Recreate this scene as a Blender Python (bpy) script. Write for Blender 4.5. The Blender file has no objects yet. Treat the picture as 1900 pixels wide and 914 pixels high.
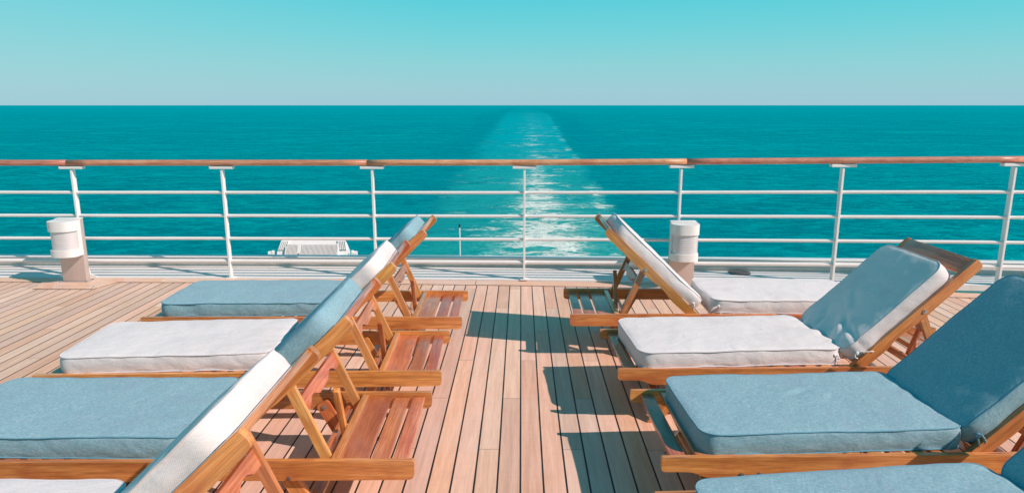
import bpy, bmesh, math, random
from mathutils import Vector, Matrix, noise
R = math.radians
random.seed(7)
S = bpy.context.scene
C = S.collection

# ------------------------------------------------------------------ camera
PITCH, YAW, CAMH = 11.656, 0.767, 1.62
cd = bpy.data.cameras.new('camera'); cam = bpy.data.objects.new('camera', cd); C.objects.link(cam)
cam.location = (0, 0, CAMH); cam.rotation_euler = (R(90 - PITCH), 0, R(YAW))
cd.sensor_width = 36; cd.lens = 24.063; cd.clip_start = .05; cd.clip_end = 90000
S.camera = cam
S.view_settings.view_transform = 'Standard'; S.view_settings.look = 'None'
S.view_settings.gamma = 1; S.view_settings.exposure = 0; S.view_settings.use_curve_mapping = False

# ------------------------------------------------------------------ light
SUNV = Vector((.953, -.44, .86)).normalized()
SUN_EL = math.asin(SUNV.z)
w = bpy.data.worlds.new('World'); S.world = w; w.use_nodes = True
nt = w.node_tree; N = nt.nodes; L = nt.links; N.clear()
wo = N.new('ShaderNodeOutputWorld'); bg = N.new('ShaderNodeBackground'); bg.inputs[1].default_value = .1
sky = N.new('ShaderNodeTexSky'); sky.sky_type = 'NISHITA'; sky.sun_disc = False
sky.sun_elevation = SUN_EL; sky.sun_rotation = R(116); sky.ozone_density = 3; sky.air_density = 1
tc = N.new('ShaderNodeTexCoord'); sp = N.new('ShaderNodeSeparateXYZ'); L.new(tc.outputs['Generated'], sp.inputs[0])
cr = N.new('ShaderNodeValToRGB'); L.new(sp.outputs['Z'], cr.inputs[0])
e = cr.color_ramp.elements
stops = [(0, (.365, .60, .70)), (.022, (.345, .63, .70)), (.055, (.27, .66, .70)), (.10, (.165, .66, .72)), (.15, (.085, .63, .72)), (.35, (.012, .36, .46)), (.8, (.006, .20, .32))]
e[0].position, e[0].color = stops[0][0], (*stops[0][1], 1)
e[1].position, e[1].color = stops[-1][0], (*stops[-1][1], 1)
for p_, c_ in stops[1:-1]:
    q = e.new(p_); q.color = (*c_, 1)
hz = N.new('ShaderNodeMapRange'); hz.inputs[1].default_value = -.1; hz.inputs[2].default_value = -.75; hz.inputs[3].default_value = 0; hz.inputs[4].default_value = .32; L.new(sp.outputs['X'], hz.inputs[0])
pale = N.new('ShaderNodeMix'); pale.data_type = 'RGBA'; pale.inputs[7].default_value = (.40, .68, .72, 1); L.new(cr.outputs[0], pale.inputs[6])
lowm = N.new('ShaderNodeMapRange'); lowm.inputs[1].default_value = .45; lowm.inputs[2].default_value = .1; L.new(sp.outputs['Z'], lowm.inputs[0])
pm = N.new('ShaderNodeMath'); pm.operation = 'MULTIPLY'; L.new(hz.outputs[0], pm.inputs[0]); L.new(lowm.outputs[0], pm.inputs[1]); L.new(pm.outputs[0], pale.inputs[0])
mul = N.new('ShaderNodeVectorMath'); mul.operation = 'SCALE'; mul.inputs['Scale'].default_value = 10; L.new(pale.outputs[2], mul.inputs[0])
mx = N.new('ShaderNodeMix'); mx.data_type = 'RGBA'; mx.inputs[0].default_value = .06
L.new(mul.outputs[0], mx.inputs[6]); L.new(sky.outputs[0], mx.inputs[7])
L.new(mx.outputs[2], bg.inputs[0]); L.new(bg.outputs[0], wo.inputs[0])
sd = bpy.data.lights.new('sun', 'SUN'); sd.energy = 5.0; sd.angle = R(.5); sd.color = (1, .79, .71)
so = bpy.data.objects.new('sun', sd); C.objects.link(so); so.rotation_euler = (-SUNV).to_track_quat('-Z', 'Y').to_euler()

# ------------------------------------------------------------------ node helper
class NB:
    def __init__(s, name):
        s.m = bpy.data.materials.new(name); s.m.use_nodes = True
        s.t = s.m.node_tree; s.t.nodes.clear()
        s.o = s.t.nodes.new('ShaderNodeOutputMaterial'); s.p = s.t.nodes.new('ShaderNodeBsdfPrincipled')
        s.t.links.new(s.p.outputs[0], s.o.inputs[0])
    def n(s, typ, **k):
        x = s.t.nodes.new(typ)
        for a, b in k.items(): setattr(x, a, b)
        return x
    def l(s, a, b): s.t.links.new(a, b)
    def val(s, sock, v):
        if hasattr(v, 'is_output'): s.l(v, sock)
        else: sock.default_value = v
    def math(s, op, a, b=0., c=None, clamp=False):
        x = s.n('ShaderNodeMath', operation=op, use_clamp=clamp); s.val(x.inputs[0], a); s.val(x.inputs[1], b)
        if c is not None: s.val(x.inputs[2], c)
        return x.outputs[0]
    def maprange(s, v, a, b, c=0., d=1., smooth=True):
        x = s.n('ShaderNodeMapRange'); x.interpolation_type = 'SMOOTHSTEP' if smooth else 'LINEAR'
        s.val(x.inputs[0], v)
        for i, q in enumerate((a, b, c, d)): s.val(x.inputs[1 + i], q)
        return x.outputs[0]
    def mix(s, f, a, b, blend='MIX'):
        x = s.n('ShaderNodeMix', data_type='RGBA', blend_type=blend); s.val(x.inputs[0], f)
        s.val(x.inputs[6], a if hasattr(a, 'is_output') else (*a, 1) if len(a) == 3 else a)
        s.val(x.inputs[7], b if hasattr(b, 'is_output') else (*b, 1) if len(b) == 3 else b)
        return x.outputs[2]
    def noise(s, vec, scale, detail=3, rough=.5, dist=0., dim='3D'):
        x = s.n('ShaderNodeTexNoise', noise_dimensions=dim); s.l(vec, x.inputs['Vector']) if vec else None
        x.inputs['Scale'].default_value = scale; x.inputs['Detail'].default_value = detail
        x.inputs['Roughness'].default_value = rough; x.inputs['Distortion'].default_value = dist
        return x.outputs[0]
    def mapping(s, vec, scale=(1, 1, 1), loc=(0, 0, 0), rot=(0, 0, 0)):
        x = s.n('ShaderNodeMapping'); s.l(vec, x.inputs[0]); s.val(x.inputs[1], loc); x.inputs[2].default_value = rot; x.inputs[3].default_value = scale
        return x.outputs[0]
    def ramp(s, v, stops):
        x = s.n('ShaderNodeValToRGB'); s.l(v, x.inputs[0]); el = x.color_ramp.elements
        el[0].position, el[0].color = stops[0][0], (*stops[0][1], 1); el[1].position, el[1].color = stops[-1][0], (*stops[-1][1], 1)
        for p, c in stops[1:-1]: q = el.new(p); q.color = (*c, 1)
        return x.outputs[0]
    def bump(s, h, strength=.3, dist=.01, normal=None):
        x = s.n('ShaderNodeBump'); x.inputs['Strength'].default_value = strength; x.inputs['Distance'].default_value = dist
        s.l(h, x.inputs['Height'])
        if normal: s.l(normal, x.inputs['Normal'])
        return x.outputs[0]
    def set(s, **k):
        for a, b in k.items():
            s.val(s.p.inputs[a.replace('_', ' ')], (*b, 1) if isinstance(b, tuple) and len(b) == 3 else b)
        return s.m

def wood_mat(name, a, b, c, coat=.9, rough=.38, croug=.13):
    """varnished wood, grain along each piece's own long axis (object X)"""
    k = NB(name); o = k.n('ShaderNodeTexCoord').outputs['Object']; oi = k.n('ShaderNodeObjectInfo').outputs['Random']
    off = k.n('ShaderNodeCombineXYZ'); k.l(k.math('MULTIPLY', oi, 37.), off.inputs[0]); k.l(k.math('MULTIPLY', oi, 11.), off.inputs[1])
    v = k.mapping(o, (1.6, 22, 22), off.outputs[0])
    g = k.noise(v, 1.6, 5, .6, .6); f = k.noise(k.mapping(o, (6, 160, 160), off.outputs[0]), 1.5, 2, .5)
    blot = k.noise(k.mapping(o, (5, 7, 7), off.outputs[0]), 1.3, 3, .55)
    col = k.ramp(g, [(.3, a), (.52, b), (.72, c)])
    col = k.mix(k.maprange(f, .35, .75, 0, .5), col, tuple(x * .42 for x in a))
    bandd = k.noise(k.mapping(o, (.9, 34, 34), off.outputs[0]), 1.1, 3, .6, .9); col = k.mix(k.maprange(bandd, .50, .66, 0, .45), col, tuple(x * .62 for x in a))
    kn = k.n('ShaderNodeTexVoronoi'); k.l(k.mapping(o, (3.2, 26, 26), off.outputs[0]), kn.inputs[0]); kn.inputs['Scale'].default_value = .55; col = k.mix(k.maprange(kn.outputs[0], .035, .10, .75, 0), col, (.10, .035, .012))
    col = k.mix(k.maprange(blot, .45, .75, 0, .55), col, tuple(x * .8 for x in (a[0] * .95, a[1] * .6, a[2] * .7)))
    hs = k.n('ShaderNodeHueSaturation'); k.l(col, hs.inputs['Color'])
    k.l(k.math('ADD', k.math('MULTIPLY', oi, .026), .482), hs.inputs['Hue']); k.l(k.math('ADD', k.math('MULTIPLY', k.math('FRACT', k.math('MULTIPLY', oi, 7.3)), .5), .78), hs.inputs['Value'])
    wear = k.noise(k.mapping(o, (9, 30, 30), off.outputs[0]), 2.2, 4, .7)
    col = k.mix(k.maprange(wear, .70, .80, 0, .45), hs.outputs[0], (.5, .34, .25))
    k.l(k.bump(k.noise(k.mapping(o, (3, 40, 40)), 2, 3), .12, .004), k.p.inputs['Normal'])
    rr = k.maprange(blot, .3, .7, croug * .7, croug * 2.2)
    return k.set(Base_Color=col, Roughness=rough, Coat_Weight=coat, Coat_Roughness=rr, Coat_IOR=1.5, Coat_Tint=(1., .93, .98))

M = {}
M['wood'] = wood_mat('varnished_teak', (.54, .205, .045), (.74, .335, .085), (.88, .46, .14))
M['redwood'] = wood_mat('red_varnished_teak', (.48, .165, .06), (.62, .255, .10), (.74, .35, .15))
M['palewood'] = wood_mat('honey_varnished_teak', (.60, .28, .08), (.74, .38, .12), (.84, .50, .19))
M['handrail'] = wood_mat('oiled_handrail_teak', (.56, .23, .11), (.72, .36, .19), (.82, .48, .28), .5, .45, .25)

def paint(name, col, rough=.4, grime=.12, gcol=(.45, .40, .36), metal=0., spec=.5, gs=6.):
    k = NB(name); o = k.n('ShaderNodeNewGeometry').outputs['Position']
    g = k.noise(k.mapping(o, (1, 1, .35)), gs, 5, .65, .4)
    c = k.mix(k.maprange(g, .45, .8, 0, grime * 3), col, gcol)
    k.l(k.bump(k.noise(o, 60, 3), .08, .003), k.p.inputs['Normal'])
    return k.set(Base_Color=c, Roughness=k.maprange(g, .3, .8, rough, rough + .2), Metallic=metal, Specular_IOR_Level=spec)
M['white'] = paint('white_paint', (.80, .79, .78), .35, .07, (.58, .47, .38))
M['whitedeck'] = paint('painted_waterway', (.80, .78, .76), .5, .10, (.50, .44, .40), gs=3.)
M['cream'] = paint('cream_coaming_paint', (.68, .62, .58), .5, .18, (.42, .32, .24), gs=4.)
M['steel'] = paint('brushed_column', (.60, .50, .46), .38, .1, (.45, .37, .33), metal=.35)
M['bolt'] = paint('bolt_metal', (.55, .52, .5), .25, .1, metal=.95)
M['dark'] = paint('dark_rubber', (.02, .02, .022), .6, .0)
M['drain'] = paint('drain_steel', (.16, .15, .15), .5, .1)
M['seam'] = paint('black_seam_caulk', (.018, .014, .016), .55, .0)
M['red'] = paint('red_marker', (.75, .05, .03), .4, .0)
M['hull'] = paint('hull_paint', (.75, .75, .75), .4, .1)
k = NB('ribbed_lens'); zz = k.n('ShaderNodeSeparateXYZ'); k.l(k.n('ShaderNodeTexCoord').outputs['Object'], zz.inputs[0])
k.set(Base_Color=(.80, .78, .80), Roughness=.3, Transmission_Weight=.25, IOR=1.3, Coat_Weight=.5); M['lens'] = k.m

def fabric(name, base, fleck, dirt):
    k = NB(name); o = k.n('ShaderNodeTexCoord').outputs['Object']; oi = k.n('ShaderNodeObjectInfo').outputs['Random']
    def wv(rot, sc):
        x = k.n('ShaderNodeTexWave', wave_type='BANDS', bands_direction='X'); k.l(k.mapping(o, (1, 1, 1), rot=rot), x.inputs[0])
        x.inputs['Scale'].default_value = sc; x.inputs['Distortion'].default_value = .6; x.inputs['Detail'].default_value = 1; x.inputs['Detail Scale'].default_value = 3
        return x.outputs[1]
    a = wv((0, R(35), R(45)), 85); b = wv((0, R(-35), R(-45)), 85)
    wvx = k.math('MAXIMUM', a, b)
    thr = k.noise(k.mapping(o, (60, 500, 500)), 1, 2, .6); thr2 = k.noise(k.mapping(o, (500, 60, 500)), 1, 2, .6)
    th = k.math('MULTIPLY', thr, thr2)
    big = k.noise(o, 5, 4, .6)
    c = k.mix(k.maprange(th, .14, .40), base, fleck)
    c = k.mix(k.maprange(wvx, .4, 1, .10, 0), c, tuple(x * .55 for x in base))
    c = k.mix(k.maprange(big, .48, .72, 0, .28), c, dirt)
    sp_ = k.noise(o, 38, 2, .5); c = k.mix(k.maprange(sp_, .775, .80, 0, .5), c, tuple(x * .5 for x in dirt))
    nb = k.bump(k.math('ADD', k.math('MULTIPLY', wvx, .4), k.math('MULTIPLY', th, 1.2)), .28, .0018)
    nb = k.bump(k.noise(k.mapping(o, (4, 7, 7)), 1.7, 3, .6, .8), .35, .018, nb)
    k.l(nb, k.p.inputs['Normal'])
    return k.set(Base_Color=c, Roughness=.92, Specular_IOR_Level=.15, Sheen_Weight=.12, Sheen_Roughness=.5)
M['blue'] = fabric('blue_woven_canvas', (.170, .37, .445), (.39, .54, .60), (.24, .32, .43))
M['ivory'] = fabric('white_woven_canvas', (.73, .70, .705), (.82, .785, .78), (.60, .55, .54))
M['pipeblue'] = paint('blue_piping', (.13, .33, .43), .85, .05); M['pipeivory'] = paint('white_piping', (.66, .62, .64), .85, .05)

# ------------------------------------------------------------------ deck material
def deck_mat(name, planks=True):
    k = NB(name); pos = k.n('ShaderNodeNewGeometry').outputs['Position']
    s = k.n('ShaderNodeSeparateXYZ'); k.l(pos, s.inputs[0]); X, Y = s.outputs[0], s.outputs[1]
    if planks:
        PW = .101
        q = k.math('DIVIDE', X, PW); pid = k.math('FLOOR', q); fr = k.math('FRACT', q)
        dx = k.math('MULTIPLY', k.math('MINIMUM', fr, k.math('SUBTRACT', 1, fr)), PW)
        par = k.math('MODULO', k.math('ABSOLUTE', k.math('ADD', pid, 400)), 4)
        # butt joints in rows, shifted from plank to plank
        sh = k.math('MULTIPLY', k.math('MODULO', k.math('MULTIPLY', par, 3), 4), .585)
        y2 = k.math('DIVIDE', k.math('ADD', k.math('SUBTRACT', Y, .80), k.math('ADD', sh, 20)), 2.34)
        yid = k.math('FLOOR', y2); fy = k.math('FRACT', y2)
        dy = k.math('MULTIPLY', k.math('MINIMUM', fy, k.math('SUBTRACT', 1, fy)), 2.34)
        cv = k.n('ShaderNodeCombineXYZ'); k.l(pid, cv.inputs[0]); k.l(yid, cv.inputs[1])
        wn = k.n('ShaderNodeTexWhiteNoise', noise_dimensions='2D'); k.l(cv.outputs[0], wn.inputs[0]); rnd = wn.outputs[0]; rcol = wn.outputs[1]
        jit = k.noise(k.mapping(pos, (30, 3, 1)), 1, 3, .6)
        sw = k.math('ADD', k.math('MULTIPLY', jit, .0022), .0026)
        seam = k.maprange(k.math('SUBTRACT', dx, sw), 0, .0012, 1, 0)
        seamy = k.maprange(dy, .0010, .0022, 1, 0)
        seam = k.math('MAXIMUM', seam, k.math('MULTIPLY', seamy, .85))
        sc = (34, 1.6, 1); sc2 = (260, 9, 1)
    else:
        oi = k.n('ShaderNodeObjectInfo').outputs['Random']; rnd = k.noise(k.mapping(pos, (.4, .4, 0)), 1, 0); rcol = None; seam = None
        sc = (1.6, 34, 1); sc2 = (9, 260, 1)
    cmb = k.n('ShaderNodeCombineXYZ'); k.l(k.math('MULTIPLY', rnd, 61.), cmb.inputs[1]); k.l(k.math('MULTIPLY', rnd, 23.), cmb.inputs[0])
    g = k.noise(k.mapping(pos, sc, cmb.outputs[0]), 1, 5, .65, .5)
    fine = k.noise(k.mapping(pos, sc2, cmb.outputs[0]), 1, 3, .6)
    bands = k.noise(k.mapping(pos, (8, 45, 1), cmb.outputs[0]), 1, 3, .6)
    big = k.noise(pos, 1.1, 4, .6)
    a, b, c_ = (.62, .39, .265), (.75, .485, .345), (.85, .59, .44)
    col = k.ramp(g, [(.28, a), (.5, b), (.75, c_)])
    col = k.mix(k.maprange(fine, .38, .7, 0, .28), col, (.46, .26, .17))
    col = k.mix(k.maprange(bands, .5, .75, 0, .16), col, (.50, .33, .24))
    hs = k.n('ShaderNodeHueSaturation'); k.l(col, hs.inputs['Color'])
    k.l(k.math('ADD', k.math('MULTIPLY', rnd, .24), .92), hs.inputs['Value'])
    k.l(k.math('ADD', k.math('MULTIPLY', k.math('FRACT', k.math('MULTIPLY', rnd, 9.7)), .30), .80), hs.inputs['Saturation'])
    k.l(k.math('ADD', k.math('MULTIPLY', k.math('FRACT', k.math('MULTIPLY', rnd, 5.1)), .014), .491), hs.inputs['Hue'])
    col = hs.outputs[0]
    col = k.mix(k.maprange(big, .42, .72, 0, .30), col, (.80, .62, .52))
    st = k.noise(pos, 14, 4, .6); col = k.mix(k.maprange(st, .68, .78, 0, .3), col, (.20, .12, .085))
    sp_ = k.noise(pos, 70, 1, .5); col = k.mix(k.maprange(sp_, .78, .82, 0, .5), col, (.14, .085, .06))
    h = k.math('ADD', k.math('MULTIPLY', fine, .3), k.math('MULTIPLY', g, .4))
    if seam is not None:
        col = k.mix(seam, col, (.020, .014, .016)); h = k.math('SUBTRACT', h, k.math('MULTIPLY', seam, 1.0))
    k.l(k.bump(h, .3, .003), k.p.inputs['Normal'])
    return k.set(Base_Color=col, Roughness=.55, Specular_IOR_Level=.5)
M['deck'] = deck_mat('teak_deck'); M['margin'] = deck_mat('teak_margin', False)

# ------------------------------------------------------------------ sea material
SEAZ = -18.
def sea_mat():
    k = NB('sea_water'); pos = k.n('ShaderNodeNewGeometry').outputs['Position']
    s = k.n('ShaderNodeSeparateXYZ'); k.l(pos, s.inputs[0]); X, Y = s.outputs[0], s.outputs[1]
    meander = k.math('MULTIPLY', k.math('SUBTRACT', k.noise(k.mapping(pos, (0, .006, 0)), 1, 2), .5), 10.)
    xc = k.math('ADD', meander, k.maprange(Y, 60, 1500, 1.0, 16., False))
    hw = k.maprange(Y, 60, 1600, 14.5, 48., False)
    rag = k.math('MULTIPLY', k.math('SUBTRACT', k.noise(k.mapping(pos, (.09, .045, 0)), 1, 7, .65), .5), .62)
    dd = k.math('DIVIDE', k.math('SUBTRACT', X, xc), hw); ad = k.math('ADD', k.math('ABSOLUTE', dd), rag)
    wake = k.maprange(ad, .80, k.math('ADD', 1.06, k.maprange(dd, 0, -.6, 0, .35)), 1, 0)
    beyond = k.math('MULTIPLY', k.maprange(ad, .95, 1.25, 0, 1), k.maprange(ad, 1.5, 2.9, 1, 0))   # slick beside the wake
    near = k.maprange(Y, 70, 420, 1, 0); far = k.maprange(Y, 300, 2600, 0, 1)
    # water body colours, with the waves' shading and sky reflections painted in
    sw1 = k.noise(k.mapping(pos, (.055, .10, 0)), 1, 7, .68, .7); sw2 = k.noise(k.mapping(pos, (.42, .58, 0), rot=(0, 0, R(9))), 1, 7, .68, .6)
    sw3 = k.noise(k.mapping(pos, (.012, .030, 0), loc=(3, 9, 0)), 1, 9, .78, .4)
    big = k.noise(k.mapping(pos, (.0016, .0042, 0)), 1, 4, .6)
    base = k.mix(k.maprange(sw1, .38, .62), (.0, .150, .160), (.0, .285, .290))
    base = k.mix(k.maprange(sw2, .46, .62, .0, k.maprange(sw1, .40, .60, .95, .45)), base, (.0, .085, .110))
    sw4 = k.noise(k.mapping(pos, (.15, .36, 0), loc=(5, 77, 0), rot=(0, 0, R(14))), 1, 5, .60, 1.1)
    base = k.mix(k.math('MULTIPLY', k.maprange(sw4, .50, .62), k.maprange(Y, 150, 600, .70, .25)), base, (.0, .075, .095))
    base = k.mix(k.math('MULTIPLY', k.maprange(sw4, .46, .38), k.maprange(Y, 150, 600, .45, .2)), base, (.0, .42, .42))
    base = k.mix(k.maprange(sw2, .44, .36, .0, .50), base, (.0, .38, .38))
    base = k.mix(k.math('MULTIPLY', k.maprange(sw3, .47, .58), k.maprange(Y, 120, 500, .15, .75)), base, (.0, .165, .20))
    base = k.mix(k.math('MULTIPLY', k.maprange(sw3, .48, .38), k.maprange(Y, 120, 500, .1, .5)), base, (.0, .40, .43))
    base = k.mix(k.maprange(big, .35, .7, 0, .30), base, (.0, .33, .37))
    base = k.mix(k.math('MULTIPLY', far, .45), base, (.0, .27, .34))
    base = k.mix(k.math('MULTIPLY', beyond, .42), base, (.0, .15, .20))
    turq = k.mix(near, (.0, .40, .45), (.02, .36, .31))
    wake = k.math('MULTIPLY', wake, k.maprange(Y, 450, 2600, 1, 0)); 
    cl = k.noise(k.mapping(pos, (.045, .10, 0), loc=(31, 5, 0)), 1, 7, .68, 1.0)
    base = k.mix(k.math('MULTIPLY', wake, k.maprange(cl, .34, .58, .10, .95)), base, turq)
    # foam: thin torn streaks, closing up into sheets along the middle and near the hull
    wv = k.n('ShaderNodeTexNoise'); k.l(k.mapping(pos, (.10, .13, 0)), wv.inputs['Vector']); wv.inputs['Scale'].default_value = 1; wv.inputs['Detail'].default_value = 3
    wp = k.n('ShaderNodeVectorMath', operation='SCALE'); k.l(wv.outputs[1], wp.inputs[0]); wp.inputs['Scale'].default_value = 7.
    wpos = k.n('ShaderNodeVectorMath', operation='ADD'); k.l(pos, wpos.inputs[0]); k.l(wp.outputs[0], wpos.inputs[1]); wpos = wpos.outputs[0]
    f1 = k.noise(k.mapping(wpos, (.11, .21, 0), rot=(0, 0, R(18))), 1, 8, .62, .8)
    f2 = k.noise(k.mapping(wpos, (.60, .80, 0), loc=(7, 3, 0)), 1, 6, .66, .8)
    ridge = k.math('SUBTRACT', 1, k.math('MULTIPLY', k.math('ABSOLUTE', k.math('SUBTRACT', f1, .5)), 7.0))
    ridge2 = k.math('SUBTRACT', 1, k.math('MULTIPLY', k.math('ABSOLUTE', k.math('SUBTRACT', f2, .5)), 6.0))
    body = k.maprange(cl, .50, .36)
    cpos = k.math('SUBTRACT', dd, .10)
    core = k.maprange(k.math('ABSOLUTE', cpos), .0, k.maprange(Y, 80, 260, .80, .45), 1, 0)
    wide = k.math('MULTIPLY', k.maprange(k.math('ABSOLUTE', k.math('SUBTRACT', dd, .18)), .1, .95, 1, 0), k.maprange(Y, 85, 170, 1.15, .35))
    edge = k.math('MULTIPLY', k.maprange(k.math('ABSOLUTE', k.math('SUBTRACT', dd, .86)), 0, .22, 1, 0), k.maprange(k.noise(k.mapping(pos, (.03, .02, 0), loc=(17, 0, 0)), 1, 4, .6), .45, .62, .0, .62))
    dens = k.math('MAXIMUM', k.math('MAXIMUM', k.math('MULTIPLY', core, k.maprange(Y, 100, 360, 1, .42)), k.math('MULTIPLY', wide, .85)), edge)
    st = k.math('ADD', k.math('ADD', k.math('MULTIPLY', ridge, .58), k.math('MULTIPLY', ridge2, .36)), k.math('MULTIPLY', body, .45))
    tot = k.math('ADD', st, k.math('MULTIPLY', dens, .76)); soft = k.math('MULTIPLY', k.maprange(tot, .82, 1.36), k.math('MULTIPLY', k.maprange(wake, 0, .5), k.maprange(Y, 100, 1200, .95, .45)))
    foam = k.maprange(tot, 1.16, 1.52)
    foam = k.math('MULTIPLY', foam, k.maprange(wake, 0, .35)); foam = k.math('MULTIPLY', foam, k.maprange(Y, 90, 1000, 1, .30))
    wc = k.noise(k.mapping(pos, (.16, .42, 0), loc=(90, 0, 0)), 1, 6, .62, .5)
    caps = k.math('MULTIPLY', k.maprange(wc, .70, .76), .55)
    foam = k.math('MAXIMUM', foam, caps)
    base = k.mix(soft, base, k.mix(near, (.06, .50, .56), (.14, .54, .46))); col = k.mix(k.maprange(foam, .1, 1., 0, .95), base, (.74, .83, .78))
    # waves
    h1 = k.noise(k.mapping(pos, (.10, .24, 0), rot=(0, 0, R(12))), 1, 4, .55, .6)
    h2 = k.noise(k.mapping(pos, (.55, 1.15, 0), rot=(0, 0, R(-8))), 1, 5, .6, .6)
    h3 = k.noise(k.mapping(pos, (2.2, 3.6, 0)), 1, 4, .6, .4)
    h = k.math('ADD', k.math('ADD', k.math('MULTIPLY', h1, 2.2), k.math('MULTIPLY', h2, .75)), k.math('MULTIPLY', h3, .22))
    h = k.math('ADD', h, k.math('MULTIPLY', foam, .12))
    nrm = k.bump(h, .85, 1.)
    k.t.nodes.remove(k.p)
    df = k.n('ShaderNodeBsdfDiffuse'); gl = k.n('ShaderNodeBsdfGlossy'); k.l(col, df.inputs[0]); gl.inputs[0].default_value = (.0, .86, .93, 1); gl.inputs[1].default_value = .18
    k.l(nrm, df.inputs['Normal']); k.l(nrm, gl.inputs['Normal'])
    fr = k.n('ShaderNodeFresnel'); fr.inputs[0].default_value = 1.33; k.l(nrm, fr.inputs['Normal'])
    ms = k.n('ShaderNodeMixShader'); k.l(k.math('MULTIPLY', k.math('MULTIPLY', fr.outputs[0], .40), k.math('SUBTRACT', 1, foam)), ms.inputs[0])
    k.l(df.outputs[0], ms.inputs[1]); k.l(gl.outputs[0], ms.inputs[2]); k.l(ms.outputs[0], k.o.inputs[0])
    return k.m
M['sea'] = sea_mat()

# ------------------------------------------------------------------ object helpers
def link(name, me, mat=None, parent=None):
    o = bpy.data.objects.new(name, me); C.objects.link(o)
    if mat is not None and me is not None and not me.materials: me.materials.append(mat)
    if parent: o.parent = parent
    return o
def bm_obj(name, bm, mat, parent=None, smooth=False, loc=None, rot=None):
    bmesh.ops.recalc_face_normals(bm, faces=bm.faces)
    me = bpy.data.meshes.new(name); bm.to_mesh(me); bm.free()
    if smooth:
        for p in me.polygons: p.use_smooth = True
        me.set_sharp_from_angle(angle=R(38)) if smooth == 'auto' else None
    o = link(name, me, mat, parent)
    if loc is not None: o.location = loc
    if rot is not None: o.rotation_euler = rot
    return o
def thing(name, label, cat, loc=(0, 0, 0), rz=0., group=None):
    o = bpy.data.objects.new(name, None); C.objects.link(o); o.location = loc; o.rotation_euler = (0, 0, rz)
    o.empty_display_size = .1; o['label'] = label; o['category'] = cat
    if group: o['group'] = group
    return o
def bevel(bm, w_, seg=2, ang=25):
    ed = [e_ for e_ in bm.edges if len(e_.link_faces) == 2 and e_.calc_face_angle(0) > R(ang)]
    bmesh.ops.bevel(bm, geom=ed, offset=w_, segments=seg, profile=.6, affect='EDGES', clamp_overlap=True)
def add_box(bm, c, s):
    r = bmesh.ops.create_cube(bm, size=1); bmesh.ops.scale(bm, vec=s, verts=r['verts']); bmesh.ops.translate(bm, vec=c, verts=r['verts']); return r['verts']
def add_prism(bm, pts, y0, y1):
    """pts in (x,z), extruded along y"""
    a = [bm.verts.new((x, y0, z)) for x, z in pts]; b = [bm.verts.new((x, y1, z)) for x, z in pts]
    bm.faces.new(a); bm.faces.new(b[::-1]); n = len(pts)
    for i in range(n): bm.faces.new((a[i], b[i], b[(i + 1) % n], a[(i + 1) % n]))
    return a + b
def add_prism_z(bm, pts, z0, z1):
    a = [bm.verts.new((x, y, z0)) for x, y in pts]; b = [bm.verts.new((x, y, z1)) for x, y in pts]
    bm.faces.new(a[::-1]); bm.faces.new(b); n = len(pts)
    for i in range(n): bm.faces.new((a[i], a[(i + 1) % n], b[(i + 1) % n], b[i]))
def add_tube(bm, pts, r, n=10, cap=True, flat=1.):
    pts = [Vector(p) for p in pts]; rings = []
    for i, p in enumerate(pts):
        d = (pts[min(i + 1, len(pts) - 1)] - pts[max(i - 1, 0)]).normalized()
        u = d.cross(Vector((0, 0, 1)));
        if u.length < .01: u = Vector((1, 0, 0))
        u.normalize(); v = u.cross(d)
        rr = r[i] if isinstance(r, (list, tuple)) else r
        rings.append([bm.verts.new(p + (u * math.cos(a) + v * math.sin(a) * flat) * rr) for a in [2 * math.pi * j / n for j in range(n)]])
    for a, b in zip(rings, rings[1:]):
        for j in range(n): bm.faces.new((a[j], a[(j + 1) % n], b[(j + 1) % n], b[j]))
    if cap: bm.faces.new(rings[0][::-1]); bm.faces.new(rings[-1])
def add_cyl(bm, c, r, h, axis='Z', n=16, r2=None):
    m = {'Z': Matrix(), 'Y': Matrix.Rotation(R(90), 4, 'X'), 'X': Matrix.Rotation(R(90), 4, 'Y')}[axis]
    bmesh.ops.create_cone(bm, cap_ends=True, segments=n, radius1=r, radius2=r if r2 is None else r2, depth=h, matrix=Matrix.Translation(c) @ m)

# ------------------------------------------------------------------ the stern line: rail path (X, Y, Z of the waterway)
PP = [(-13, 6.2, .004), (-8.4, 6.28, .004), (-5.57, 6.30, .004), (-4.17, 6.30, .004), (-2.77, 6.30, .006), (-1.37, 6.275, .010), (.03, 6.225, .018), (1.43, 6.135, .034), (2.80, 6.00, .056), (4.16, 5.83, .080), (5.53, 5.63, .10), (6.9, 5.40, .115), (9.6, 4.8, .13), (13, 3.9, .14)]
def path(x):
    i = 0
    while i < len(PP) - 2 and x > PP[i + 1][0]: i += 1
    p0 = PP[max(i - 1, 0)]; p1 = PP[i]; p2 = PP[i + 1]; p3 = PP[min(i + 2, len(PP) - 1)]
    t = (x - p1[0]) / (p2[0] - p1[0]); out = []
    for c in (1, 2):
        m1 = (p2[c] - p0[c]) / (p2[0] - p0[0]) * (p2[0] - p1[0]); m2 = (p3[c] - p1[c]) / (p3[0] - p1[0]) * (p2[0] - p1[0])
        out.append((2*t**3-3*t*t+1) * p1[c] + (t**3-2*t*t+t) * m1 + (-2*t**3+3*t*t) * p2[c] + (t**3-t*t) * m2)
    return out
XS = [-13 + .25 * i for i in range(105)]
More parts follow.
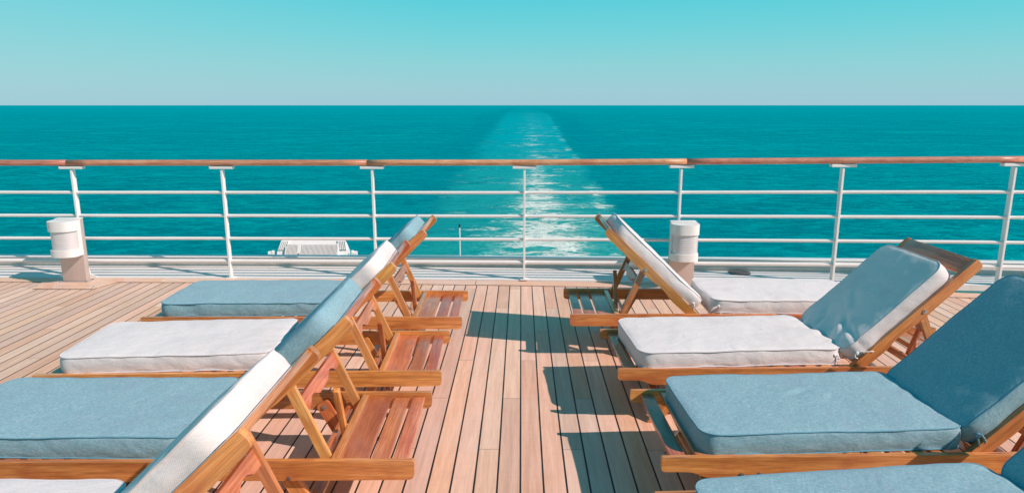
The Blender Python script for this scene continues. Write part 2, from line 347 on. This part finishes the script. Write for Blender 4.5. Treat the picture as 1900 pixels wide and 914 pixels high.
def sweep(bm, prof, xs=XS, closed=False, absz=False):
    """prof = list of (dy, dz) outward from the rail path"""
    rows = []; pf = prof if callable(prof) else (lambda x: prof); n = len(pf(0))
    for x in xs:
        prof = pf(x); y, z = path(x); rows.append([bm.verts.new((x, y + a, b if absz else z + b)) for a, b in prof])
    for r0, r1 in zip(rows, rows[1:]):
        for j in range(n if closed else n - 1): bm.faces.new((r0[j], r1[j], r1[(j + 1) % n], r0[(j + 1) % n]))
    if closed: bm.faces.new(rows[0]); bm.faces.new(rows[-1][::-1])

def structure(o): o['kind'] = 'structure'; return o

# sea
bm = bmesh.new(); ang = 96; rad = [6, 60, 200, 800, 3000, 12000, 60000]; prev = None
cvt = bm.verts.new((0, 0, SEAZ))
for r_ in rad:
    ring = [bm.verts.new((r_ * math.cos(2*math.pi*i/ang), r_ * math.sin(2*math.pi*i/ang), SEAZ)) for i in range(ang)]
    for i in range(ang):
        if prev is None: bm.faces.new((cvt, ring[i], ring[(i + 1) % ang]))
        else: bm.faces.new((prev[i], ring[i], ring[(i + 1) % ang], prev[(i + 1) % ang]))
    prev = ring
structure(bm_obj('sea', bm, M['sea']))

# deck planking
bm = bmesh.new()
for x0, x1 in zip(XS, XS[1:]):
    vs = [bm.verts.new(p) for p in ((x0, -6, 0), (x1, -6, 0), (x1, path(x1)[0] - .158, 0), (x0, path(x0)[0] - .158, 0))]; bm.faces.new(vs)
bmesh.ops.remove_doubles(bm, verts=bm.verts, dist=.0005)
structure(bm_obj('deck', bm, M['deck']))
# margin boards: a black caulked bed under butted teak boards
bm = bmesh.new(); sweep(bm, [(-.164, -.03), (-.164, .0015), (-.001, .0015), (-.001, -.03)], absz=True)
add_prism_z(bm, [(-4.475, 6.145), (-4.385, 5.885), (-3.855, 5.885), (-3.765, 6.145)], -.02, .0025)
structure(bm_obj('deck_seam_bed', bm, M['seam']))
bm = bmesh.new(); cuts = [-13, -8.1, -6.45, -4.43, -3.78, -2.55, -.42, 1.9, 4.4, 7.0, 10, 13]
for a, b in zip(cuts, cuts[1:]):
    n = max(2, int((b - a) / .25)); xs = [a + .003 + (b - a - .006) * i / n for i in range(n + 1)]
    sweep(bm, [(-.157, -.01), (-.157, .006), (-.006, .006), (-.006, -.01)], xs, True, True)
# boards framed round the lantern foot
add_prism_z(bm, [(-4.380, 5.892), (-3.860, 5.892), (-3.895, 5.99), (-4.345, 5.99)], 0, .007)
add_prism_z(bm, [(-4.387, 5.897), (-4.352, 5.993), (-4.352, 6.139), (-4.468, 6.139)], 0, .007)
add_prism_z(bm, [(-3.853, 5.897), (-3.772, 6.139), (-3.888, 6.139), (-3.888, 5.993)], 0, .007)
add_prism_z(bm, [(-4.345, 5.996), (-3.895, 5.996), (-3.895, 6.139), (-4.345, 6.139)], 0, .007)
structure(bm_obj('margin_boards', bm, M['margin']))
# white painted waterway boards with open seams
bm = bmesh.new(); seams = [.0, .062, .165, .270, .378]
prof = [(0, -.05), (0, .0)]
for s_ in seams[1:]: prof += [(s_ - .0035, .0), (s_ - .003, -.007), (s_ + .003, -.007), (s_ + .0035, .0)]
prof += [(.52, .0), (.52, -.05)]
sweep(bm, prof); structure(bm_obj('waterway', bm, M['whitedeck']))
# coaming + hull below
t = thing('coaming', 'low cream painted steel coaming along the outer edge of the white waterway', 'coaming', (0, 0, 0))
bm = bmesh.new()
def coam(x):
    t_ = min(1, max(0, (x - .9) / .5)); t_ = t_ * t_ * (3 - 2 * t_)
    a_ = [(.512, -.04), (.508, .006), (.500, .018), (.492, .030), (.484, .044), (.478, .054), (.444, .094), (.450, .100), (.53, .100), (.54, .09), (.54, -.04)]
    b_ = [(.424, -.04), (.424, .026), (.412, .030), (.412, .040), (.424, .044), (.430, .050), (.440, .092), (.446, .100), (.53, .100), (.54, .09), (.54, -.04)]
    return [(p_[0] * (1 - t_) + q_[0] * t_, p_[1] * (1 - t_) + q_[1] * t_) for p_, q_ in zip(a_, b_)]
sweep(bm, coam, closed=True)
bm_obj('wall', bm, M['cream'], t, smooth='auto')
bm = bmesh.new(); sweep(bm, [(.440, .1015), (.436, .106), (.442, .112), (.535, .112), (.545, .106), (.540, .1015)], closed=True)
bm_obj('top_rim', bm, M['white'], t, smooth='auto')
bm = bmesh.new(); sweep(bm, [(.538, .06), (.538, -3), (.55, -17.9 + -.0)], closed=False)
hb = bm_obj('hull_plating', bm, M['hull'], t)
sol = hb.modifiers.new('t', 'SOLIDIFY'); sol.thickness = .03; sol.offset = -1

# ------------------------------------------------------------------ railing
rail = thing('ship_railing', 'white ship railing with slim posts, four bars and a teak handrail', 'railing')
postX = [-6.97, -5.57, -4.17, -2.77, -1.37, .03, 1.43, 2.80, 4.16, 5.53]
joints = [-10, -6.97, -4.20, -1.41, 1.47, 4.22, 7.0]
for a, b in zip(joints, joints[1:]):
    n = max(3, int((b - a) / .2)); mid = (a + b) / 2; my, mz = path(mid)
    bm = bmesh.new(); xs = [a + .0015 + (b - a - .003) * i / n for i in range(n + 1)]
    prof = []
    for i in range(16):
        th = 2 * math.pi * i / 16; cx_, sx_ = math.cos(th), math.sin(th)
        prof.append((math.copysign(abs(cx_) ** .75, cx_) * .040 + .012, 1.093 + math.copysign(abs(sx_) ** .75, sx_) * .0275))
    sweep(bm, prof, xs, True)
    bmesh.ops.translate(bm, vec=(-mid, -my, -mz - 1.09), verts=bm.verts)
    bm_obj('handrail', bm, M['handrail'], rail, smooth=True, loc=(mid, my, mz + 1.09))
for zb in (.163, .381, .599, .817):
    bm = bmesh.new(); pts = []
    for i in range(86):
        x = -10 + .2 * i; y, z = path(x); pts.append((x, y + .018, z + zb))
    add_tube(bm, pts, .0145 if zb > .2 else .018, 10); bm_obj('rail_bar', bm, M['white'], rail, smooth=True)
for x in postX:
    y, z = path(x); bm = bmesh.new()
    add_prism(bm, [(-.010, 0), (.010, 0), (.010, 1.03), (-.010, 1.03)], -.008, .044)
    # small welded foot that flares out
    bmesh.ops.translate(bm, vec=(0, 0, 0), verts=bm.verts)
    bevel(bm, .003, 2)
    add_box(bm, (0, .02, .004), (.07, .08, .008))
    p = bm_obj('post', bm, M['white'], rail, loc=(x, y, z - .001))
    bm = bmesh.new(); add_box(bm, (0, .014, 1.0515), (.215, .060, .026)); bevel(bm, .003)
    bm_obj('mounting_plate', bm, M['white'], p)
y, z = path(-4.17)
bm = bmesh.new(); add_prism(bm, [(.012, .001), (.105, .001), (.105, .012), (.045, .03), (.012, .22)], .012, .026)
bm_obj('foot_bracket', bm, M['white'], rail, loc=(-4.17, y, z))

# ------------------------------------------------------------------ lounger
W = .65; RT = .023; ZR = .305; LN = 2.035
def plank(name, size, mat, parent, loc, rot=(0, 0, 0), bv=.004, seg=3):
    bm = bmesh.new(); add_box(bm, (0, 0, 0), size); bevel(bm, bv, seg); return bm_obj(name, bm, mat, parent, smooth='auto', loc=loc, rot=rot)
def rounded(pts_r):
    """polygon with per-corner radius: [(x,z,r)]"""
    out = []; n = len(pts_r)
    for i, (x, z, r) in enumerate(pts_r):
        p = Vector((x, z)); a = Vector(pts_r[i - 1][:2]) - p; b = Vector(pts_r[(i + 1) % n][:2]) - p
        if r <= 0: out.append((x, z)); continue
        a.normalize(); b.normalize(); p0 = p + a * r; p1 = p + b * r
        for j in range(6):
            t_ = j / 5; q = p0 * (1 - t_) ** 2 + p * 2 * t_ * (1 - t_) + p1 * t_ * t_; out.append((q.x, q.y))
    return out
BP = Vector((1.215, .270)); BANG = R(44.0)        # pivot of the back, its angle
def bk(s, n):                                      # point s along the back, n out of its face
    d = Vector((math.cos(BANG), math.sin(BANG))); q = Vector((-math.sin(BANG), math.cos(BANG))); r_ = BP + d * s + q * n; return r_.x, r_.y
SL = .830
def bolt(parent, x, y, z, side, r=.011):
    bm = bmesh.new(); add_cyl(bm, (x, y, z), r, .006, 'Y', 14); add_cyl(bm, (x, y + side * .004, z), r * .5, .006, 'Y', 8)
    return bm_obj('bolt', bm, M['bolt'], parent, smooth='auto')
def make_lounger():
    t = thing('sun_lounger', 'x', 'sun lounger')
    hy = W / 2
    for s in (-1, 1):
        o = 0.
        bm = bmesh.new()
        add_prism(bm, rounded([(0, 0, .008), (0, -.058, .018), (.12, -.060, .02), (.175, -.084, .02), (LN, -.078, .028), (LN, 0, .010)]), -RT / 2, RT / 2); bevel(bm, .003, 2, 40)
        bmesh.ops.translate(bm, vec=(-LN / 2, 0, .04), verts=bm.verts)
        r = bm_obj('side_rail', bm, M['wood'], t, smooth='auto', loc=(LN / 2, s * (hy - RT / 2), ZR - .04))
        for u in (.31, .38, 1.56): b_ = bolt(r, u - LN / 2, s * (RT / 2 + .0005), -.030, s, .008)
        # legs: bolted to the inner faces, raked outwards
        for (u, du) in ((.36, -.17), (1.535, .14)):
            bm = bmesh.new(); l_ = math.hypot(du, .30)
            add_prism(bm, rounded([(-.02, -.032, .02), (-.02, .032, .02), (l_, .030, .006), (l_, -.030, .006)]), -.012, .012); bevel(bm, .003, 2, 40)
            ang_ = math.atan2(.265, du)
            lg = bm_obj('leg', bm, M['wood'], t, smooth='auto', loc=(u, s * (hy - RT - .0135), ZR - .055), rot=(0, ang_, 0))
            bolt(lg, .004, -s * .0125, 0, -s, .012)
    # lower stretchers between the legs
    plank('stretcher', (W - 2 * RT - .055, .045, .022), M['wood'], t, (.245, 0, .09), (0, 0, R(90)))
    plank('stretcher', (W - 2 * RT - .055, .045, .022), M['wood'], t, (1.625, 0, .09), (0, 0, R(90)))
    inn = W - 2 * RT - .002
    # seat slats
    plank('seat_slat', (inn, .062, .020), M['redwood'], t, (.074, 0, ZR - .026), (0, 0, R(90)))
    for i in range(12): plank('seat_slat', (inn, .056, .018), M['wood' if i % 3 else 'redwood'], t, (.165 + .084 * i, 0, ZR - .0125), (0, 0, R(90)))
    # rack at the head
    for u, w_, dz in ((1.785, .125, -.030), (1.895, .068, -.032), (1.975, .058, -.030)):
        plank('rack_slat', (inn, w_, .018), M['redwood'], t, (u, 0, ZR + dz), (0, 0, R(90)))
    plank('rack_stop', (inn, .030, .024), M['palewood'], t, (1.728, 0, ZR - .016), (0, 0, R(90)))
    plank('rack_ledge', (inn, .020, .040), M['wood'], t, (1.655, 0, ZR - .062), (0, 0, R(90)))
    # back: two stiles, head board, slats
    sy = hy - RT - .002 - .0135
    for s in (-1, 1):
        bm = bmesh.new()
        add_prism(bm, rounded([(-.04, 0, .02), (-.04, -.052, .02), (.20, -.060, .03), (.27, -.048, .02), (.33, -.048, .02), (.40, -.058, .02), (SL, -.054, .026), (SL, 0, .010)]), -.0135, .0135); bevel(bm, .003, 2, 40)
        bmesh.ops.translate(bm, vec=(-SL / 2, 0, .027), verts=bm.verts)
        cx_, cz_ = bk(SL / 2, .027 - .027 + .0)
        # face plane of the back is n=+.027
        x_, z_ = bk(SL / 2, .0)
        st = bm_obj('back_stile', bm, M['wood'], t, smooth='auto', loc=(x_, s * sy, z_), rot=(0, -BANG, 0))
        bolt(st, .472 - SL / 2, s * .014, -.004, s, .012)
    bi = 2 * (sy - .0135) - .001
    def bplank(name, s_, n_, w_, th, mat):
        x_, z_ = bk(s_, n_)
        bm = bmesh.new(); add_box(bm, (0, 0, 0), (bi, w_, th)); bevel(bm, .004, 2)
        o_ = bm_obj(name, bm, mat, t, smooth='auto', loc=(x_, 0, z_))
        o_.rotation_euler = (Matrix.Rotation(-BANG, 3, 'Y') @ Matrix.Rotation(R(90), 3, 'Z')).to_euler()
    bplank('head_board', SL - .052, .014, .092, .022, M['redwood'])
    for i in range(8): bplank('back_slat', .07 + .083 * i, .012, .056, .016, M['wood' if i % 2 else 'redwood'])
    # prop: two legs with a shaped cross board, its foot bar caught on the rack
    px, pz = bk(.472, -.004); fx, fz = 1.700, ZR - .045
    pl = math.hypot(fx - px, fz - pz); pa = math.atan2(-(fz - pz), fx - px); ly = sy - .0135 - .013
    mx_, mz_ = (px + fx) / 2, (pz + fz) / 2
    for s in (-1, 1):
        bm = bmesh.new(); add_prism(bm, rounded([(-pl / 2 - .02, -.019, .015), (-pl / 2 - .02, .019, .015), (pl / 2 + .012, .019, .004), (pl / 2 + .012, -.019, .004)]), -.0115, .0115); bevel(bm, .0025, 2, 40)
        bm_obj('prop_leg', bm, M['palewood'], t, smooth='auto', loc=(mx_, s * ly, mz_), rot=(0, pa, 0))
    bw = 2 * (ly - .0115) - .001; bm = bmesh.new(); pts = []
    n = 24
    for i in range(n + 1):
        yy = -bw / 2 + bw * i / n; f = abs(yy) / (bw / 2)
        pts.append((yy, -.030 + .026 * max(0, math.sin(min(1, max(0, (f - .28) / .5)) * math.pi)) ** 1))
    poly = [(yy, x) for yy, x in pts] + [(bw / 2, .034), (-bw / 2, .034)]
    add_prism(bm, poly, -.009, .009); bevel(bm, .002, 1, 50)
    x_, z_ = mx_ * .62 + px * .38, mz_ * .62 + pz * .38
    o_ = bm_obj('prop_board', bm, M['redwood'], t, smooth='auto', loc=(x_, 0, z_))
    # local x across the chair, local z up along the leg, local y the board's thickness
    up = Vector((px - fx, 0, pz - fz)).normalized(); ax = Vector((0, 1, 0)); yy = up.cross(ax)
    o_.rotation_euler = Matrix((ax, yy, up)).transposed().to_euler()
    plank('prop_bar', (bw, .026, .026), M['wood'], t, (fx - .004, 0, fz + .006), (0, pa, R(90)))
    return t
def children(o): return [c for c in bpy.data.objects if c.parent == o]
def copy_tree(o, parent=None):
    c = o.copy(); C.objects.link(c); c.parent = parent
    for ch in children(o): copy_tree(ch, c)
    return c

def cushion_mesh(name, Lc, Wc, T, mat, seed, amp=.004, dents=(), crown=.012, gather=0):
    """a boxed cushion: tight side walls, crowned faces, wrinkles; local x along, y across, z up from 0"""
    nx, ny = max(24, int(Lc / .0125)), max(20, int(Wc / .0125)); bm = bmesh.new()
    Rc = .068
    def plan(x, y):   # square grid mapped on a round-cornered outline
        hx, hy = Lc / 2, Wc / 2; ax, ay = abs(x), abs(y); ix, iy = hx - Rc, hy - Rc
        if ax > ix and ay > iy:
            dx, dy = (ax - ix) / Rc, (ay - iy) / Rc; m = max(dx, dy); l_ = math.hypot(dx, dy); k_ = m / l_ if l_ > 0 else 0
            ax, ay = ix + dx * k_ * Rc, iy + dy * k_ * Rc
        return math.copysign(ax, x), math.copysign(ay, y)
    sx = Vector((seed * 3.17, seed * 1.31, 0))
    def disp(p, n):
        q = p * 5 + sx; d = noise.noise(q) * amp + noise.noise(p * 14 + sx) * amp * .45
        e_ = max(0., 1 - (Lc / 2 - p.x) / .22) if gather > 0 else max(0., 1 - (Lc / 2 + p.x) / .22) if gather < 0 else 0
        if e_: d += abs(gather) * e_ * (noise.noise(Vector((p.x * 5, p.y * 13, p.z * 9)) + sx)) * .034
        for (dx, dy, rr, dp, an) in dents:
            u = (p.x - dx) * math.cos(an) + (p.y - dy) * math.sin(an); v = -(p.x - dx) * math.sin(an) + (p.y - dy) * math.cos(an)
            g = math.exp(-(u / rr) ** 2 - (v / (rr * .22)) ** 2); d -= dp * g - dp * .7 * math.exp(-(u / rr) ** 2 - ((v - rr * .4) / (rr * .25)) ** 2)
        return p + n * d
    xs = [-Lc / 2 + Lc * i / nx for i in range(nx + 1)]; ys = [-Wc / 2 + Wc * j / ny for j in range(ny + 1)]
    grids = {}
    for side, z0 in ((1, T), (-1, 0)):
        g = []
        for x in xs:
            row = []
            for y in ys:
                px, py = plan(x, y); fx = 1 - (abs(x) / (Lc / 2)) ** 2; fy = 1 - (abs(y) / (Wc / 2)) ** 2
                cr_ = crown * (max(0, fx) ** .33) * (max(0, fy) ** .4)
                ins = .0025
                p = Vector((px * (1 - ins / (Lc / 2)), py * (1 - ins / (Wc / 2)), z0 + side * (cr_ if side > 0 else cr_ * .15)))
                row.append(bm.verts.new(disp(p, Vector((0, 0, side)))))
            g.append(row)
        grids[side] = g
        for i in range(nx):
            for j in range(ny):
                f = (g[i][j], g[i + 1][j], g[i + 1][j + 1], g[i][j + 1]); bm.faces.new(f if side > 0 else f[::-1])
    per = [(i, 0) for i in range(nx)] + [(nx, j) for j in range(ny)] + [(i, ny) for i in range(nx, 0, -1)] + [(0, j) for j in range(ny, 0, -1)]
    top = [grids[1][i][j] for i, j in per]; bot = [grids[-1][i][j] for i, j in per]; lv = [top]
    K = 7
    for k_ in range(1, K):
        t_ = k_ / K; row = []
        for a, b in zip(top, bot):
            p = a.co.lerp(b.co, t_); n_ = Vector((p.x / (Lc / 2) if abs(p.x) > Lc / 2 - Rc else 0, p.y / (Wc / 2) if abs(p.y) > Wc / 2 - Rc else 0, 0))
            n_ = n_.normalized() if n_.length > 0 else Vector((0, 0, 0))
            bulge = .0055 * math.sin(math.pi * t_) + .003 * (noise.noise(p * 9 + sx))
            row.append(bm.verts.new(disp(p, n_) + n_ * bulge))
        lv.append(row)
    lv.append(bot); n_ = len(per)
    for a, b in zip(lv, lv[1:]):
        for i in range(n_): bm.faces.new((a[i], b[i], b[(i + 1) % n_], a[(i + 1) % n_]))
    tl = [v.co.copy() for v in top]; bl = [v.co.copy() for v in bot]
    bmesh.ops.recalc_face_normals(bm, faces=bm.faces)
    return bm, tl, bl
def ring_tube(bm, pts, r, n=6):
    m = len(pts); rings = []
    for i, p in enumerate(pts):
        d = (pts[(i + 1) % m] - pts[i - 1]).normalized(); u = d.cross(Vector((0, 0, 1))).normalized(); v = u.cross(d)
        rings.append([bm.verts.new(p + (u * math.cos(2*math.pi*j/n) + v * math.sin(2*math.pi*j/n)) * r) for j in range(n)])
    for i in range(m):
        a, b = rings[i], rings[(i + 1) % m]
        for j in range(n): bm.faces.new((a[j], a[(j + 1) % n], b[(j + 1) % n], b[j]))
def cushion(parent, name, col, Lc, Wc, T, loc, rot, seed, **kw):
    bm, tl, bl = cushion_mesh(name, Lc, Wc, T, None, seed, **kw)
    o = bm_obj(name, bm, M[col], parent, smooth=True, loc=loc, rot=rot)
    me = o.data; me.set_sharp_from_angle(angle=R(55))
    bm = bmesh.new()
    ring_tube(bm, [p + Vector((p.x * .004, p.y * .006, -.001)) for p in tl], .0030); ring_tube(bm, [p + Vector((p.x * .004, p.y * .006, .001)) for p in bl], .0028)
    bm_obj('piping', bm, M['pipe' + col], o, smooth=True)
    return o
def ties(parent, col, x, y, z, seed):
    rnd = random.Random(seed); bm = bmesh.new()
    for a in (0, 1):
        pts = [Vector((x, y, z))]; d = Vector((rnd.uniform(-.02, .02), -.006 if y < 0 else .006, rnd.uniform(0, .01)))
        for i in range(3):
            d = d + Vector((rnd.uniform(-.012, .012), 0, -.007)); pts.append(pts[-1] + d)
        add_tube(bm, pts, .0042, 6, flat=.45)
    c_ = bmesh.ops.create_icosphere(bm, subdivisions=2, radius=.010, matrix=Matrix.Translation((x, y, z)))
    for v in c_['verts']: v.co += noise.noise_vector(v.co * 60) * .004
    bm_obj('tie', bm, M[col], parent, smooth=True)

GROUP = 'sun loungers set out in two rows on the teak deck'
proto = make_lounger()
protos = [proto] + [copy_tree(proto) for _ in range(7)]
def place(k_, X, Y, rz, col, label, su=.10, slen=1.07, seed=1, sg=.3, bg=.45, crz=0, cy_=0, sdents=(), bdents=(), bw=.555, boff=.035, blen=.735):
    o = protos[k_]
    o.location = (X, Y, 0); o.rotation_euler = (0, 0, rz); o['label'] = label; o['category'] = 'sun lounger'; o['group'] = GROUP
    sc = cushion(o, 'seat_cushion', col, slen, .582, .085, (su + slen / 2, cy_, ZR - .002), (0, R(-.2), R(crz)), seed, amp=.0048, dents=sdents, gather=sg)
    x_, z_ = bk(boff + blen / 2, .023)
    bc = cushion(o, 'back_cushion', col, blen, bw, .080, (x_, 0, z_), (0, -BANG, 0), seed + 50, amp=.0045, dents=bdents, gather=-bg)
    near = -1 if abs(rz) < 1 else 1
    ties(sc, col, slen / 2 - .045, near * .284, .045, seed)
    ties(bc, col, -blen / 2 + .05, near * .284, .03, seed + 9)
    return o
def foot(nx, ny, deg, head=False):          # from a near corner to the middle of the foot end
    a_ = R(deg)
    if head: nx -= math.cos(a_) * LN; ny -= math.sin(a_) * LN
    return nx - math.sin(a_) * W / 2, ny + math.cos(a_) * W / 2, a_
place(0, *foot(-.374, 4.150, .8, True), 'blue', 'blue cushioned lounger of the left row nearest the railing', seed=1, crz=.8)
place(1, *foot(-.400, 3.252, 2.2, True), 'ivory', 'white cushioned lounger of the left row standing between two blue ones', seed=2, crz=1.8)
place(2, *foot(-.402, 2.364, 1.2, True), 'blue', 'blue cushioned lounger of the left row with a white one on either side', seed=3, crz=-.8, sdents=((.2, .02, .04, .003, 1),))
place(3, *foot(-.430, 1.468, .4, True), 'ivory', 'white cushioned lounger nearest the camera in the left row, cut by the bottom edge', seed=4)
place(4, 2.350, 4.235 + W / 2, R(180.4), 'ivory', 'white cushioned lounger turned the other way, its back leaning left beside the lantern column', seed=5, slen=1.02)
place(5, *foot(.496, 3.289, 1.9), 'ivory', 'white cushioned lounger with its back leaning right and its head board showing', seed=6, bg=1.1, sg=.5, crz=2.2, blen=.67, bdents=((-.2, -.1, .09, .010, .9), (-.25, .1, .07, .012, .4), (-.22, -.2, .08, .012, 1.3), (-.05, .02, .10, .004, .9)))
place(6, *foot(.539, 2.398, 1.9), 'blue', 'blue cushioned lounger with bare slats at its foot, below the white pair on the right', su=.150, slen=1.05, seed=7, crz=1.6, sdents=((.0, .05, .07, .006, .5), (-.13, .10, .06, .004, 2.6), (.12, .0, .05, .004, .9)))
place(7, *foot(.500, 1.520, 3.2), 'blue', 'blue cushioned lounger nearest the camera on the right, cut by the bottom edge', su=.12, slen=1.06, seed=8, crz=3.5, bdents=((-.1, .0, .12, .008, 1.2), (.0, .1, .1, .007, 1.0)))

# ------------------------------------------------------------------ lantern columns
def lantern(x, y, label, z=0., dot=True):
    t = thing('lantern_column', label, 'deck lantern', (x, y, z), 0, 'lantern columns along the railing')
    bm = bmesh.new(); add_box(bm, (0, .028, .305), (.225, .060, .585)); bevel(bm, .006, 2); bm_obj('column', bm, M['steel'], t, smooth='auto')
    bm = bmesh.new(); add_box(bm, (0, .028, .006), (.28, .115, .010)); bevel(bm, .003, 2); bp = bm_obj('base_plate', bm, M['steel'], t, smooth='auto')
    for a in (-1, 1):
        for b in (-.018, .074):
            bm = bmesh.new(); add_cyl(bm, (a * .122, b, .016), .009, .012, 'Z', 8); bm_obj('bolt', bm, M['bolt'], bp)
    bm = bmesh.new(); add_box(bm, (0, .027, .6015), (.228, .066, .008)); bevel(bm, .003, 2); bm_obj('column_cap', bm, M['white'], t, smooth='auto')
    def dshape(hw, dep, n=18, back=-.003):
        pts = [(hw, back), (hw, -dep * .42)]
        for i in range(1, n): a = math.pi * i / n; pts.append((hw * math.copysign(abs(math.cos(a)) ** .8, math.cos(a)), -dep * .42 - dep * .58 * math.sin(a) ** .8))
        return pts + [(-hw, -dep * .42), (-hw, back)]
    hz = bmesh.new(); add_prism_z(hz, dshape(.120, .16), .505, .596); add_prism_z(hz, dshape(.120, .16), .270, .335)
    add_prism_z(hz, [(-.119, -.003), (.119, -.003), (.119, -.055), (-.119, -.055)], .3355, .5045)
    bevel(hz, .006, 2, 50); hs_ = bm_obj('lantern_housing', hz, M['white'], t, smooth='auto')
    bm = bmesh.new(); rows = []; nz = 60
    sh = dshape(.106, .148, 26, -.05)
    for i in range(nz + 1):
        zz_ = .332 + .176 * i / nz; r_ = 1 - .016 * (0.5 + .5 * math.cos(i / nz * 2 * math.pi * 9)); rows.append([bm.verts.new((px_ * r_, -.05 + (py_ + .05) * r_, zz_)) for px_, py_ in sh])
    for a, b in zip(rows, rows[1:]):
        for j in range(len(sh)): bm.faces.new((a[j], a[(j + 1) % len(sh)], b[(j + 1) % len(sh)], b[j]))
    bm.faces.new(rows[0][::-1]); bm.faces.new(rows[-1]); bm_obj('lens', bm, M['lens'], t, smooth=True)
    if dot:
        bm = bmesh.new(); add_cyl(bm, (-.068, -.1445, .552), .011, .008, 'Y', 16)
        bm_obj('red_marker', bm, M['red'], hs_, smooth='auto')
    return t
lantern(-4.157, 6.13, 'white lantern on a metal column with a small red dot, left end of the railing')
lantern(1.447, 6.02, 'white lantern on a metal column standing behind the right hand white lounger back', .004, False)

# ------------------------------------------------------------------ floodlight outside the rail
fl = thing('floodlight', 'white finned floodlight mounted outside the railing, above the sea', 'floodlight', (-2.235, 7.16, -.18), R(1.5))
tilt = R(-34)
T_ = Matrix.Translation((0, 0, .20)) @ Matrix.Rotation(tilt, 4, 'X')
def tb(bm): bmesh.ops.transform(bm, matrix=T_, verts=bm.verts)
bm = bmesh.new()
pts = [(-.385, -.19), (.385, -.19), (.375, .10), (.335, .185), (-.335, .185), (-.375, .10)]
add_prism(bm, pts, -.045, .075); bevel(bm, .012, 2); tb(bm); bm_obj('housing', bm, M['white'], fl, smooth='auto')
bm = bmesh.new()
for i in range(41):
    x = -.265 + .53 * i / 40
    if -.155 < x < -.115: continue
    add_prism(bm, [(x - .0032, -.185), (x + .0032, -.185), (x + .0032, .125), (x - .0032, .125)], -.078, -.044)
tb(bm); bm_obj('cooling_fins', bm, M['white'], fl)
for s in (-1, 1):
    for i in range(5):
        bm = bmesh.new(); x0 = s * (.285 + .019 * i); add_prism(bm, [(x0 - .004, .06), (x0 + .004, .06), (x0 - s * .022 + .004, .172), (x0 - s * .022 - .004, .172)], -.062, -.044)
        tb(bm); bm_obj('rib', bm, M['white'], fl)
for c_, s_ in (((-.135, -.060, -.03), (.036, .034, .31)), ((-.278, -.060, -.045), (.010, .04, .28)), ((.276, -.060, -.045), (.010, .04, .28))):
    bm = bmesh.new(); add_box(bm, c_, s_); tb(bm); bm_obj('flange', bm, M['white'], fl)
bm = bmesh.new(); add_cyl(bm, (-.135, -.080, .0), .012, .01, 'Y', 10); add_cyl(bm, (.31, -.050, .06), .010, .012, 'Y', 10); add_cyl(bm, (-.10, -.047, .12), .006, .006, 'Y', 10); add_box(bm, (.325, -.06, -.06), (.05, .03, .05)); tb(bm); bm_obj('cable_gland', bm, M['bolt'], fl)
bm = bmesh.new()
for s in (-1, 1):
    add_prism(bm, rounded([(-.035, -.12, .01), (-.03, .275, .03), (.03, .275, .03), (.035, -.12, .01)]), -.009, .009)
    for v in bm.verts:
        if v.tag: continue
        v.tag = True; x, y_, z_ = v.co; v.co = Vector((s * (.425) + y_, x, z_))
    add_cyl(bm, (s * .450, 0, .235), .032, .045, 'X', 14); 
    for v in bm.verts: v.tag = True
add_box(bm, (0, 0, -.13), (.87, .08, .016)); add_box(bm, (0, -.19, -.146), (.12, .38, .014))
bm_obj('bracket', bm, M['white'], fl, smooth='auto')

pt = thing('flag_staff', 'thin white staff with a dark tip outside the railing, left of the wake', 'pole', (-.648, 7.10, -.2))
bm = bmesh.new(); add_cyl(bm, (0, 0, .28), .0075, .56, 'Z', 10); bm_obj('staff', bm, M['white'], pt, smooth='auto')
bm = bmesh.new(); add_cyl(bm, (0, 0, .575), .010, .035, 'Z', 10); bm_obj('tip', bm, M['dark'], pt, smooth='auto')
bm = bmesh.new(); add_box(bm, (0, -.16, .02), (.03, .34, .012)); bm_obj('bracket', bm, M['white'], pt)

# drain cover
y, z = path(2.10)
dg = thing('drain_cover', 'dark perforated drain cover in the white waterway, right of the lantern column', 'drain cover', (2.10, y + .34, z + .001))
bm = bmesh.new(); add_cyl(bm, (0, 0, .002), .105, .004, 'Z', 32); bm_obj('plate', bm, M['drain'], dg)
bm = bmesh.new()
for i in range(-6, 7):
    for j in range(-6, 7):
        x_, y_ = i * .0155 + (j % 2) * .0077, j * .0150
        if math.hypot(x_, y_) < .098: add_cyl(bm, (x_, y_, .0055), .0042, .004, 'Z', 6)
add_cyl(bm, (0, 0, .0055), .0001, .0001); bm_obj('stud', bm, M['bolt'], dg)
